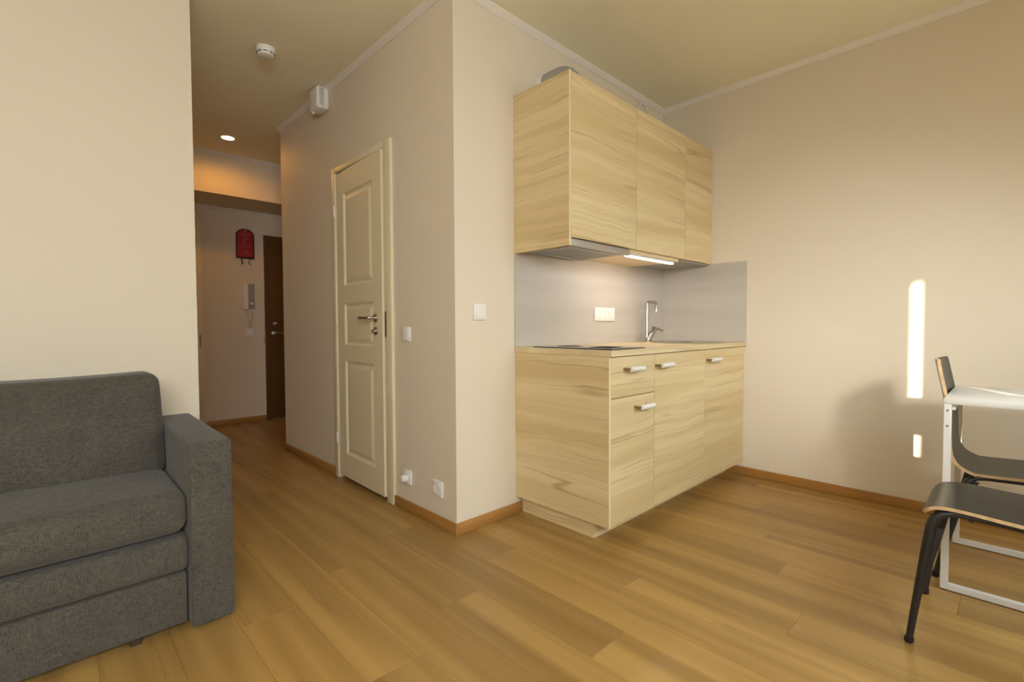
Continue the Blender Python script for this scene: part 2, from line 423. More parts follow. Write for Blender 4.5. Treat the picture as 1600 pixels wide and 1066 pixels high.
for i in (0, 2, 4, 6): box(bm, XF+.0002, XF+.026, 2.668, 3.087, zz[i], zz[i+1])
leaf = struct('leaf', bm, DOORW, d1, smooth=False, base=(XF, LY1, LZ0))
leaf.rotation_euler = (0, 0, R(-1.7))
def panel_bm(y0, y1, z0, z1):
    bm = bmesh.new(); rings = []
    for ins, dep in ((0, 0.), (.006, .002), (.014, .011), (.022, .012), (.046, .004), (.052, .003)):
        rings.append([bm.verts.new((XF+dep, y, z)) for y, z in ((y0+ins, z0+ins), (y1-ins, z0+ins), (y1-ins, z1-ins), (y0+ins, z1-ins))])
    for a, b in zip(rings, rings[1:]):
        for k in range(4): bm.faces.new((a[k], a[(k+1) % 4], b[(k+1) % 4], b[k]))
    bm.faces.new(rings[-1])
    back = [bm.verts.new((XF+.024, y, z)) for y, z in ((y0, z0), (y1, z0), (y1, z1), (y0, z1))]
    for k in range(4): bm.faces.new((rings[0][k], back[k], back[(k+1) % 4], rings[0][(k+1) % 4]))
    bm.faces.new(back); return bm
for p in pans: struct('panel', panel_bm(*p), DOORW, leaf, smooth=False)
# handle
hy = 2.63
bm = lathe(bmesh.new(), [(.0, 0), (.0255, 0), (.0255, .007), (.022, .010), (0, .010)], (XF, hy, 1.085), '-X', 24)
struct('rose', bm, STEEL, leaf)
bm = tube(bmesh.new(), [(XF-.004, hy, 1.085), (XF-.04, hy, 1.085), (XF-.048, hy+.004, 1.085), (XF-.052, hy+.014, 1.086), (XF-.052, hy+.125, 1.088)], .0095, 14)
struct('handle', bm, CHROME, leaf)
bm = lathe(bmesh.new(), [(.0, 0), (.0255, 0), (.0255, .006), (.022, .009), (0, .009)], (XF, hy, 1.008), '-X', 24)
struct('thumb_turn_rose', bm, STEEL, leaf)
bm = lathe(bmesh.new(), [(.0, .0), (.010, .0), (.009, .02), (0, .02)], (XF-.009, hy, 1.008), '-X', 16)
struct('thumb_turn', bm, CHROME, leaf)
struct('strike_plate', B(XC-.0015, XC+.003, 2.527, 2.541, .972, 1.122), SLOT, d1, smooth=False)
for z in (1.81, .277):
    struct('hinge', tube(bmesh.new(), [(XC-.003, 3.199, z-.036), (XC-.003, 3.199, z+.036)], .008, 12), CROWN, d1)

# ------------------------------------------------------------------ hall end wall: brown entrance door and white casing
d2 = sempty('door_2', (2.2, YB, 0)); d2['label'] = 'dark brown entrance door'
bm = bmesh.new()
box(bm, 1.752, 1.80, YB-.03, YB, 0, 2.05); box(bm, 2.66, 2.71, YB-.03, YB, 0, 2.05); box(bm, 1.80, 2.66, YB-.03, YB, 2.00, 2.05)
struct('frame', bm, BROWND, d2, smooth=False)
lf2 = struct('leaf', B(1.802, 2.658, YB-.024, YB-.002, .008, 1.998, bev=.002, seg=1), BROWND, d2)
bm = lathe(bmesh.new(), [(0, 0), (.026, 0), (.026, .012), (0, .012)], (1.835, YB-.024, .97), '-Y', 20)
tube(bm, [(1.835, YB-.03, .97), (1.835, YB-.07, .97), (1.845, YB-.078, .97), (1.96, YB-.078, .965)], .010, 10)
struct('handle', bm, STEEL, lf2)
bm = lathe(bmesh.new(), [(0, 0), (.024, 0), (.020, .025), (0, .025)], (1.835, YB-.024, 1.075), '-Y', 20)
tube(bm, [(1.835, YB-.045, 1.075), (1.85, YB-.055, 1.078), (1.875, YB-.055, 1.08)], .007, 8)
struct('deadbolt', bm, STEEL, lf2)
struct('strike_plate', B(1.738, 1.752, YB-.031, YB-.003, .86, .93), STEEL, d2, smooth=False)
d3 = sempty('door_3', (.7, YB, 0)); d3['label'] = 'white door whose casing edge shows beside the hall wall'
bm = bmesh.new()
box(bm, 1.09, 1.166, YB-.022, YB, 0, 2.105, bev=.003); box(bm, .21, .286, YB-.022, YB, 0, 2.105, bev=.003); box(bm, .286, 1.09, YB-.022, YB, 2.03, 2.105, bev=.003)
struct('casing', bm, DOORW, d3)
struct('leaf', B(.288, 1.088, YB-.014, YB-.001, .01, 2.028), DOORW, d3, smooth=False)
struct('strike_plate', B(1.122, 1.140, YB-.0235, YB-.02, .83, .96), GREYP, d3, smooth=False)

# ------------------------------------------------------------------ kitchen: wall units
G = .002
YU = 1.506
def board(bm, *a, **k): return box(bm, *a, **{'bev': .0008, 'seg': 1, **k})
def wall_unit(x0, x1, label, side=None, bottom=1.468):
    t = thing('wall_cabinet', ((x0+x1)/2, 1.70, bottom), label, 'cabinet', 'wall cabinets above the worktop')
    bm = bmesh.new(); y0, y1 = YU+.0205, YK-.001
    board(bm, x0, x0+.016, y0, y1, 1.470, 2.266); board(bm, x1-.016, x1, y0, y1, 1.470, 2.266)
    board(bm, x0+.016, x1-.016, y0, y1, 2.25, 2.266); board(bm, x0+.016, x1-.016, y1-.008, y1, 1.50, 2.25)
    board(bm, x0+.016, x1-.016, y0, y1-.008, 1.470, 1.486)
    mk('body', bm, KWOOD, t, smooth=False)
    mk('door', B(x0+G, x1-G, YU, YU+.019, 1.468, 2.268, bev=.001, seg=1), KWOOD, t, smooth=False)
    return t
wu1 = wall_unit(1.858, 2.447, 'pale wood wall cabinet above the extractor hood, at the open end')
sp1 = mk('side_panel', B(1.842, 1.8578, YU+.001, YK-.001, 1.426, 2.270, bev=.0008, seg=1), KWOOD, wu1, smooth=False)
mk('edge_strip', B(1.8418, 1.8579, YU, YU+.0012, 1.426, 2.270), KEDGE, sp1, smooth=False)
wu2 = wall_unit(2.447, 3.037, 'pale wood wall cabinet in the middle, above the light strip')
wu3 = wall_unit(3.037, 3.438, 'narrow pale wood wall cabinet in the corner by the right wall')
mk('bottom_board', B(2.40, 2.985, YU+.022, YK-.0095, 1.447, 1.4695), KEDGE, wu2, smooth=False)
mk('bottom_board', B(3.04, 3.425, YU+.022, YK-.0095, 1.458, 1.4695), GREYP, wu3, smooth=False)
# extractor hood
hd = thing('extractor_hood', (2.12, 1.70, 1.425), 'slim grey pull-out extractor hood under the first wall cabinet', 'extractor hood')
bm = bmesh.new(); box(bm, 1.862, 2.39, 1.53, YK-.012, 1.436, 1.4695, bev=.002, seg=1)
mk('housing', bm, HOODST, hd, smooth=False)
mk('visor', B(1.861, 2.385, YU+.004, 1.529, 1.428, 1.462, bev=.002), HOODST, hd)
bm = bmesh.new()
box(bm, 1.92, 2.34, 1.57, 1.83, 1.4325, 1.4358)
fl = mk('filter', bm, MESHM, hd, smooth=False)
bm = bmesh.new()
for k in range(14): box(bm, 1.93+k*.03, 1.938+k*.03, 1.575, 1.825, 1.4312, 1.4326)
tag(mk('filter_rib', bm, HOODST, fl, smooth=False), kind='stuff')
bm = bmesh.new()
for a in ((1.91, 2.35, 1.56, 1.57), (1.91, 2.35, 1.83, 1.84), (1.91, 1.92, 1.57, 1.83), (2.34, 2.35, 1.57, 1.83)): box(bm, *a, 1.430, 1.4358)
mk('filter_frame', bm, STEEL, hd, smooth=False)
# light strip
ls = thing('light_strip', (2.68, 1.55, 1.43), 'lit LED light strip under the middle wall cabinet', 'lamp')
mk('profile', B(2.40, 2.95, 1.536, 1.562, 1.436, 1.4465, bev=.001, seg=1), WHITEM, ls)
mk('diffuser', B(2.405, 2.945, 1.539, 1.559, 1.429, 1.436, bev=.002), LEDM, ls)
ll = lamp('light_strip_lamp', 'AREA', (2.675, 1.55, 1.426), (0, .35, -1), 1.8, (1, .84, .70), shape='RECTANGLE', size=.52, size_y=.02)
# duct on top
dt = thing('exhaust_duct', (2.075, 1.74, 2.268), 'grey exhaust duct bend on top of the wall cabinets', 'duct')
dx_ = 2.095
pts = [(dx_, 1.70, 2.267), (dx_, 1.70, 2.325)] + [(dx_, 1.70+.075-.075*math.cos(R(a)), 2.325+.075*math.sin(R(a))) for a in range(10, 91, 10)] + [(dx_, YK-.012, 2.40)]
mk('pipe', tube(bmesh.new(), pts, .065, 24), DUCTG, dt)
mk('wall_collar', tube(bmesh.new(), [(dx_, YK-.03, 2.40), (dx_, YK-.001, 2.40)], .071, 28), WHITEP, dt)
bm = tube(bmesh.new(), [(3.085, YK-.012, 2.267), (3.085, YK-.012, 2.58)] + [(3.14-.055*math.cos(R(a)), YK-.012, 2.58+.055*math.sin(R(a))) for a in range(15, 180, 15)] + [(3.195, YK-.012, 2.58), (3.195, YK-.012, 2.267)], .005, 8)
tag(mk('power_cable', bm, WHITEP), 'white cable loop rising behind the wall cabinets', 'cable')

# ------------------------------------------------------------------ kitchen: base units
YC, YF = 1.262, 1.278
ZB, ZT = .092, .889
def handle(x0, x1, z, par):
    h = mk('handle', tube(bmesh.new(), [(x0, 1.240, z), (x0+.002, 1.240, z), (x1-.002, 1.240, z), (x1, 1.240, z)], [.010, .0125, .0125, .010], 16), WHITEP, par)
    tag(h, 'white bar handle')
    for px in (x0-.002, x1-.02): mk('handle_post', tube(bmesh.new(), [(px, YF+.001, z), (px, 1.243, z)], .006, 10), BRASS, par)
def base_unit(x0, x1, label):
    t = thing('base_cabinet', ((x0+x1)/2, 1.60, ZB), label, 'cabinet', 'base cabinets under the worktop')
    bm = bmesh.new(); y0, y1 = YF+.0205, YK-.001
    board(bm, x0, x0+.016, y0, y1, ZB+.002, ZT); board(bm, x1-.016, x1, y0, y1, ZB+.002, ZT)
    board(bm, x0+.016, x1-.016, y0, y1, ZB+.002, ZB+.018); board(bm, x0+.016, x1-.016, y1-.008, y1, ZB+.018, ZT)
    mk('body', bm, KWOOD, t, smooth=False); return t
def front(name, x0, x1, z0, z1, par): return mk(name, B(x0+G, x1-G, YF, YF+.019, z0, z1, bev=.001, seg=1), KWOOD, par, smooth=False)
bu1 = base_unit(1.864, 2.250, 'pale wood base cabinet with a top drawer, at the open end')
spn = mk('side_panel', B(1.847, 1.8635, YF+.0012, YK-.001, ZB, ZT, bev=.0008, seg=1), KWOOD, bu1, smooth=False)
mk('edge_strip', B(1.8468, 1.8636, YF, YF+.0015, ZB, ZT), KEDGE, spn, smooth=False)
dr = front('drawer', 1.864, 2.250, .691+G, ZT-.004, bu1); handle(1.972, 2.085, .826, dr)
dd = front('door', 1.864, 2.250, ZB, .691-G, bu1); handle(2.068, 2.183, .634, dd)
bu2 = base_unit(2.250, 2.838, 'wide pale wood base cabinet with one door, in the middle')
dd = front('door', 2.250, 2.838, ZB, ZT-.004, bu2); handle(2.262, 2.376, .827, dd)
bu3 = base_unit(2.838, 3.438, 'pale wood base cabinet in the corner under the sink')
dd = front('door', 2.838, 3.438, ZB, ZT-.004, bu3); handle(2.836+.02, 2.975, .825, dd)
bm = B(1.887, 1.903, 1.392, YK-.013, .001, ZB, bev=.0008, seg=1); box(bm, 1.903, 3.43, 1.392, 1.408, .001, ZB)
tag(mk('plinth', bm, KWOOD, smooth=False), 'pale wood plinth set back under the base cabinets', 'plinth')
SKC, SKR = (3.10, 1.52), .205
bm = B(1.845, 3.439, YC, YK-.0005, .889, .917, bev=.0015)
wt = tag(mk('worktop', bm, KTOP, smooth=False), 'pale wood worktop running from the open end to the corner', 'worktop')
# splash panels
tag(mk('splashback', B(1.843, 3.4315, YK-.009, YK-.0005, .9175, 1.469, bev=.001, seg=1), SPLASH, smooth=False), 'pale grey splashback panel behind the hob', 'splashback', 'splashback panels')
tag(mk('splashback', B(3.4315, XR-.0005, 1.264, YK-.0095, .9175, 1.470, bev=.001, seg=1), SPLASH, smooth=False), 'pale grey splashback panel on the right wall beside the sink', 'splashback', 'splashback panels')
# hob
hb = thing('hob', (2.04, 1.55, .917), 'black glass two-zone hob set into the worktop', 'hob')
mk('glass', B(1.892, 2.185, 1.292, 1.80, .9172, .9225, bev=.0015), HOBG, hb)
for c, rr in (((2.038, 1.43), .085), ((2.038, 1.66), .07)):
    mk('zone_ring', lathe(bmesh.new(), [(rr, .92255), (rr, .9228), (rr-.003, .9228), (rr-.003, .92255)], (c[0], c[1], 0), 'Z', 40), GREYP, hb)
# sink
sk = thing('sink', (SKC[0], SKC[1], .917), 'round stainless steel sink set into the worktop', 'sink')
pr = [(.150, .9172), (SKR+.018, .9172), (SKR+.02, .919), (SKR+.012, .9225), (SKR, .9225), (SKR-.008, .919), (SKR-.012, .9185), (.150, .9182)]
bm = lathe(bmesh.new(), [(SKR+.02, .9172), (SKR+.022, .9195), (SKR+.016, .9235), (SKR+.004, .9238), (SKR-.004, .9215), (SKR-.02, .9190), (.03, .9182), (0, .9182)], (SKC[0], SKC[1], 0), 'Z', 56)
mk('bowl', bm, STEEL, sk)
mk('drain', lathe(bmesh.new(), [(0, .9184), (.04, .9184), (.042, .9196), (.03, .9202), (0, .9196)], (SKC[0], SKC[1], 0), 'Z', 28), CHROME, sk)
# faucet
fx, fy = 3.035, 1.775
fc = thing('faucet', (fx, fy, .917), 'tall chrome mixer tap with slanted body beside the sink', 'faucet')
mk('base', lathe(bmesh.new(), [(0, 0), (.026, 0), (.026, .006), (.020, .012), (0, .012)], (fx, fy, .917), 'Z', 24), CHROME, fc)
bm = tube(bmesh.new(), [(fx-.003, fy, .92), (fx+.02, fy-.004, .955), (fx+.075, fy-.012, 1.012), (fx+.08, fy-.012, 1.016)], [.021, .020, .0185, .014], 18)
mk('body', bm, CHROME, fc)
bm = bmesh.new(); box(bm, -.045, .085, -.014, .014, -.0045, .0045, bev=.004)
bmesh.ops.transform(bm, matrix=Matrix.Translation((fx+.095, fy-.013, 1.013)) @ Matrix.Rotation(R(13), 4, 'Y'), verts=bm.verts)
mk('lever', bm, CHROME, fc)
pts = [(fx-.004, fy+.012, .94), (fx+.006, fy+.012, .98), (fx+.006, fy+.012, 1.175)] + [(fx+.026-.02*math.cos(R(a)), fy+.012, 1.175+.02*math.sin(R(a))) for a in range(20, 91, 14)] + [(fx+.11, fy+.010, 1.198)] + [(fx+.11+.018*math.sin(R(a)), fy+.010, 1.180+.018*math.cos(R(a))) for a in range(15, 91, 15)] + [(fx+.128, fy+.010, 1.150)]
mk('spout', tube(bmesh.new(), pts, .0105, 14), CHROME, fc)
mk('aerator', tube(bmesh.new(), [(fx+.128, fy+.010, 1.150), (fx+.128, fy+.010, 1.132)], .0125, 14), STEEL, fc)

# ------------------------------------------------------------------ wall plates
def local(bm, origin, U, N):
    """u along wall, v = z, n = out of wall"""
    U = Vector(U); N = Vector(N); O = Vector(origin)
    for v in bm.verts: v.co = O+U*v.co.x+N*v.co.y+Vector((0, 0, 1))*v.co.z
    return bm
KU, KN = (1, 0, 0), (0, -1, 0)          # on walls facing -Y
IU, IN = (0, -1, 0), (-1, 0, 0)         # on the door wall facing -X (u runs towards the room)
def switch(loc, U, N, label, group):
    t = thing('light_switch', loc, label, 'light switch', group)
    mk('plate', local(B(-.041, .041, .0003, .010, -.041, .041, bev=.003), loc, U, N), WHITEP, t)
    bm = B(-.030, .030, .0085, .0145, -.031, .031, bev=.002)
    for v in bm.verts:
        if v.co.z > 0 and v.co.y > .01: v.co.y -= .003
    mk('rocker', local(bm, loc, U, N), WHITEP, t)
def socket_face(t, loc, U, N, du=0.):
    bm = bmesh.new()
    lathe(bm, [(.0285, .009), (.0285, .013), (.0215, .013), (.0205, .006), (0, .006)], (0, 0, 0), 'Z', 28)
    for v in bm.verts: v.co = Vector((v.co.x+du, v.co.z, v.co.y))
    s = mk('socket_well', local(bm, loc, U, N), WHITEP, t)
    for e in (-1, 1):
        b2 = lathe(bmesh.new(), [(0, .0062), (.0028, .0062), (.0028, .0068), (0, .0068)], (0, 0, 0), 'Z', 10)
        for v in b2.verts: v.co = Vector((v.co.x+du+e*.0095, v.co.z, v.co.y))
        mk('pin_hole', local(b2, loc, U, N), SLOT, s)
def socket(loc, U, N, label, group):
    t = thing('wall_socket', loc, label, 'socket', group)
    mk('plate', local(B(-.042, .042, .0003, .011, -.041, .041, bev=.003), loc, U, N), WHITEP, t)
    socket_face(t, loc, U, N); return t
switch((1.592, YK, 1.105), KU, KN, 'white light switch on the narrow bright wall beside the kitchen', 'light switches')
switch((XD, 2.33, .990), IU, IN, 'white light switch on the wall right of the panel door', 'light switches')
switch((1.595, YB, .985), KU, KN, 'white light switch under the entry phone in the hall', 'light switches')
socket((XD, 2.042, .197), IU, IN, 'low white wall socket with nothing plugged in, nearest the corner', 'low wall sockets')
t = socket((XD, 2.335, .193), IU, IN, 'low white wall socket with a small white plug, beside the panel door', 'low wall sockets')
bm = lathe(bmesh.new(), [(0, .012), (.020, .012), (.021, .020), (.019, .040), (.012, .046), (0, .046)], (0, 0, 0), 'Z', 24)
for v in bm.verts: v.co = Vector((v.co.x, v.co.z, v.co.y))
tag(mk('plug', local(bm, (XD, 2.335, .188), IU, IN), WHITEP), 'small white plug in the low socket beside the panel door', 'plug')
loc = (2.662, YK-.009, 1.108)
t = thing('wall_socket', loc, 'white double wall socket with a control module on the splashback', 'socket')
mk('plate', local(B(-.112, .112, .0003, .010, -.044, .044, bev=.003), loc, KU, KN), WHITEP, t)
mk('module', local(B(-.104, -.022, .009, .013, -.037, .037, bev=.002), loc, KU, KN), WHITEP, t)
mk('module_print', local(B(-.088, -.055, .0128, .0134, -.030, -.027), loc, KU, KN), GREYP, t, smooth=False)
socket_face(t, loc, KU, KN, .018); socket_face(t, loc, KU, KN, .078)

# ------------------------------------------------------------------ hall wall things
fb = thing('fire_blanket_bag', (1.567, YB, 1.77), 'red fire blanket pouch with dark piping hanging on the hall wall', 'fire blanket')
def pouch(w, z0, z1, y0, y1, bev):
    bm = bmesh.new(); o = []
    o = [(-w, z0), (w, z0), (w, z1-w)] + [(w*math.cos(R(a)), z1-w*.8+w*.8*math.sin(R(a))) for a in range(0, 181, 15)] + [(-w, z1-w)]
    o = list(dict.fromkeys((round(a, 5), round(b, 5)) for a, b in o))
    f = bm.faces.new([bm.verts.new((1.567+a, y1, b)) for a, b in o])
    g = bmesh.ops.extrude_face_region(bm, geom=[f])
    for v in g['geom']:
        if isinstance(v, bmesh.types.BMVert): v.co.y = y0
    es = [e for e in bm.edges if all(abs(v.co.y-y0) < 1e-6 for v in e.verts)]
    bmesh.ops.bevel(bm, geom=es, offset=bev, segments=3, affect='EDGES', profile=.5)
    return bm
mk('pouch', pouch(.078, 1.79, 2.088, YB-.035, YB-.004, .012), RED, fb)
mk('piping', pouch(.089, 1.776, 2.098, YB-.022, YB-.001, .005), DKRED, fb)
bm = bmesh.new()
for z, w in ((2.040, .050), (2.022, .042), (1.905, .045), (1.855, .02)): box(bm, 1.567-w, 1.567+w, YB-.0362, YB-.0345, z-.004, z+.004)
for k in range(3): box(bm, 1.527+k*.03, 1.545+k*.03, YB-.0362, YB-.0345, 1.828, 1.842)
box(bm, 1.545, 1.56, YB-.0362, YB-.0345, 1.93, 1.99); box(bm, 1.56, 1.585, YB-.0362, YB-.0345, 1.975, 1.99)
tag(mk('print', bm, PRINT, fb, smooth=False), kind='stuff')
mk('eyelet', lathe(bmesh.new(), [(.004, 0), (.008, 0), (.008, .003), (.004, .003)], (1.567, YB-.035, 2.075), '-Y', 16), STEEL, fb)
for a, bb in ((1.522, 1.536), (1.60, 1.610)):
    bm = tube(bmesh.new(), [((a+bb)/2, YB-.02, 1.785), ((a+bb)/2+.002, YB-.018, 1.75), ((a+bb)/2+(.006 if a < 1.55 else -.012), YB-.014, 1.735), ((a+bb)/2+(.008 if a < 1.55 else .018), YB-.012, 1.712)], (bb-a)/2 if a < 1.55 else .004, 8)
    mk('pull_tape', bm, BLACKP, fb)
ic = thing('entry_phone', (1.588, YB, 1.20), 'white entry phone with handset on the hall wall', 'entry phone')
mk('base_plate', B(1.545, 1.648, YB-.028, YB-.0005, 1.235, 1.505, bev=.005), GREYP, ic)
mk('handset', B(1.528, 1.578, YB-.062, YB-.026, 1.222, 1.515, bev=.011, seg=3), WHITEP, ic)
mk('button', B(1.598, 1.632, YB-.032, YB-.027, 1.285, 1.305, bev=.001, seg=1), WHITEP, ic)
pts = [(1.555, YB-.035, 1.225)]
for i in range(1, 90):
    s = i/90; a = math.pi*s
    px = 1.565+.065*s + .010*math.sin(math.pi*2*s); pz = 1.225-.20*math.sin(a)**.8
    pts.append((px+.006*math.cos(i*1.6), YB-.022+.006*math.sin(i*1.6), pz))
mk('coil_cord', tube(bmesh.new(), pts, .0035, 6), KEDGE, ic)

# ------------------------------------------------------------------ ceiling things
dl = thing('downlight', (1.17, 4.741, H), 'lit recessed round ceiling spot in the hall', 'ceiling light')
mk('trim_ring', lathe(bmesh.new(), [(.058, 0), (.060, .003), (.054, .006), (.047, .004), (.047, 0)], (1.17, 4.741, H), '-Z', 36), WHITEP, dl)
mk('lens', lathe(bmesh.new(), [(.0465, .0005), (.0465, .003), (0, .0035)], (1.17, 4.741, H), '-Z', 36), BULB, dl)
lamp('downlight_lamp', 'SPOT', (1.17, 4.741, H-.012), (0, 0, -1), 12.5, (1, .40, .03), spot_size=R(172), spot_blend=.5, shadow_soft_size=.045)
sd = thing('smoke_detector', (.972, 3.09, H), 'round white smoke detector on the ceiling', 'smoke detector')
c_ = (.972, 3.09, H)
mk('mount', lathe(bmesh.new(), [(0, 0), (.053, 0), (.053, .010), (.049, .013), (0, .013)], c_, '-Z', 40), WHITEP, sd)
mk('housing', lathe(bmesh.new(), [(0, .012), (.050, .012), (.049, .028), (.044, .030), (.044, .034), (.046, .036), (.043, .043), (.034, .047), (0, .048)], c_, '-Z', 40), WHITEP, sd)
bm = bmesh.new()
for k in range(9):
    a = R(k*40+10); b2 = B(.0445, .0492, -.009, .009, -.0335, -.0305)
    bmesh.ops.transform(b2, matrix=Matrix.Translation(c_) @ Matrix.Rotation(a, 4, 'Z'), verts=b2.verts)
    me = bpy.data.meshes.new('tmp'); b2.to_mesh(me); b2.free(); bm.from_mesh(me); bpy.data.meshes.remove(me)
tag(mk('vent_slot', bm, SLOT, sd, smooth=False), kind='stuff')
vb = thing('vent_box', (XD-.03, 3.40, 2.50), 'white perforated vent box high on the wall above the panel door', 'vent')
VY0, VY1, VX = 3.286, 3.425, 1.352
mk('housing', B(VX, XD-.0005, VY0, VY1, 2.524, 2.672, bev=.016, seg=4), WHITEP, vb)
bm = bmesh.new()
for i in range(3):
    for j in range(15):
        box(bm, VX+.018+i*.011, VX+.024+i*.011, VY0-.0008, VY0+.001, 2.541+j*.008, 2.545+j*.008)
tag(mk('perforation', bm, SLOT, vb, smooth=False), kind='stuff')
mk('knob', lathe(bmesh.new(), [(0, 0), (.011, 0), (.011, .010), (.008, .013), (0, .013)], (VX+.02, VY1-.025, 2.5245), '-Z', 18), WHITEP, vb)

# ------------------------------------------------------------------ sofa
def cushion(x0, x1, y0, y1, z0, z1, r=.05, bulge=(.0, .0, .0), nx=40, ny=16, nz=12, shear=0., sag=0.):
    """rounded, slightly puffed box; shear leans the top back (+y)"""
    bm = bmesh.new(); c = Vector(((x0+x1)/2, (y0+y1)/2, (z0+z1)/2)); hx, hy_, hz = (x1-x0)/2, (y1-y0)/2, (z1-z0)/2
    bmesh.ops.create_cube(bm, size=2)
    bmesh.ops.subdivide_edges(bm, edges=bm.edges[:], cuts=23, use_grid_fill=True)
    for v in bm.verts:
        p = v.co.copy()
        def spread(a, h):       # crowd samples at the ends, where the rounding is
            s = 1 if a >= 0 else -1; a = abs(a); k = min(.9, 1-r/h)
            return s*(a/.7*k if a < .7 else k+(a-.7)/.3*(1-k))
        q = Vector((spread(p.x, hx)*hx, spread(p.y, hy_)*hy_, spread(p.z, hz)*hz))
        core = Vector((max(-hx+r, min(hx-r, q.x)), max(-hy_+r, min(hy_-r, q.y)), max(-hz+r, min(hz-r, q.z))))
        d = q-core
        if d.length > 1e-9: q = core+d.normalized()*min(r, max(abs(d.x), abs(d.y), abs(d.z)))
        u, vv, w = q.x/hx, q.y/hy_, q.z/hz
        g = lambda a: max(0., 1-a*a)
        q.x += bulge[0]*(1 if u > 0 else -1)*g(vv)*g(w)*abs(u)**3
        q.y += bulge[1]*(1 if vv > 0 else -1)*g(u)**.5*g(w)*abs(vv)**3
        q.z += bulge[2]*(1 if w > 0 else -1)*g(u)**.5*g(vv)*abs(w)**3
        if w > 0: q.z -= sag*w*g(u)
        q.y += shear*(w+1)/2
        v.co = c+q
    return bm
SX0, SX1 = -1.45, .462
so = thing('sofa_bed', ((SX0+SX1)/2, 2.35, 0), 'dark grey fabric sofa bed with square arms against the left wall', 'sofa')
for a0, a1 in ((.331, SX1), (SX0, SX0+.131)):
    bm = B(a0, a1, 1.902, 2.76, .014, .642)
    es = [e for e in bm.edges if all(v.co.y > 2.7 and v.co.z > .6 for v in e.verts)]
    bmesh.ops.bevel(bm, geom=es, offset=.16, segments=8, profile=.5, affect='EDGES')
    bmesh.ops.bevel(bm, geom=[e for e in bm.edges if e.calc_length() > .05 and len(e.link_faces) == 2 and e.calc_face_angle() > R(60)], offset=.014, segments=3, profile=.5, affect='EDGES')
    mk('arm', bm, FAB, so, angle=40)
IX0, IX1 = SX0+.135, .327
mk('seat_cushion', cushion(IX0, IX1, 1.905, 2.62, .343, .486, r=.042, bulge=(.0, .012, .012)), FAB, so, angle=80)
mk('pull_out_front', B(IX0, IX1+.002, 1.915, 2.60, .214, .332, bev=.022, seg=4), FAB, so, angle=60)
mk('base', B(IX0, IX1-.004, 1.928, 2.70, .033, .206, bev=.006, seg=2), FAB, so)
mk('back_frame', B(IX0, IX1, 2.60, 2.765, .05, .70, bev=.03, seg=4), FAB, so, angle=60)
xm = (IX0+IX1)/2
for a0, a1 in ((xm+.002, IX1-.002), (IX0+.002, xm-.002)):
    mk('back_cushion', cushion(a0, a1, 2.265, 2.47, .455, .853, r=.045, bulge=(.006, .045, .0), shear=.12, sag=.012), FAB, so, angle=80)
for xx, yy in ((.185, 1.935), (-1.2, 1.935), (.185, 2.66), (-1.2, 2.66)):
    mk('foot', B(xx-.014, xx+.014, yy+.02, yy+.05, 0, .034, bev=.002, seg=1), FOOT, so, smooth=False)
for a0 in (.35, SX0+.02):
    for yy in (1.93, 2.70): mk('glide', tube(bmesh.new(), [(a0+.045, yy+.02, 0), (a0+.045, yy+.02, .0145)], .014, 12), BLACKP, so)

# ------------------------------------------------------------------ table
TX0, TX1, TY0, TY1, TZ = 2.484, 3.072, -.585, .180, .746
tb = thing('dining_table', ((TX0+TX1)/2, (TY0+TY1)/2, 0), 'white table with square-tube loop legs by the right wall', 'table')
mk('table_top', B(TX0, TX1, TY0, TY1, TZ-.022, TZ, bev=.002), WHITEM, tb)
w = .023
for x0 in (TX0, TX1-w):
    lg = mk('leg_frame', (lambda b: (box(b, x0, x0+w, TY1-w, TY1, .004, TZ-.0222, bev=.0015, seg=1), box(b, x0, x0+w, TY0, TY0+w, .004, TZ-.0222, bev=.0015, seg=1), box(b, x0, x0+w, TY0+w, TY1-w, .004, .004+w, bev=.0015, seg=1))[-1])(bmesh.new()), WHITEM, tb)
    for yy in (TY1-w/2, TY0+w/2): mk('foot_pad', lathe(bmesh.new(), [(0, 0), (.011, 0), (.011, .004), (0, .004)], (x0+w/2, yy, 0), 'Z', 12), BLACKP, lg)
    if x0 == TX0:
        for z in (.700, .640):
            sc = mk('screw', lathe(bmesh.new(), [(0, 0), (.0045, 0), (.004, .0018), (0, .002)], (x0, TY1-w/2, z), '-X', 14), CHROME, lg)
mk('apron', B(TX0+w, TX1-w, TY1-w-.01, TY1-.012, TZ-.045, TZ-.0222), WHITEM, tb, smooth=False)

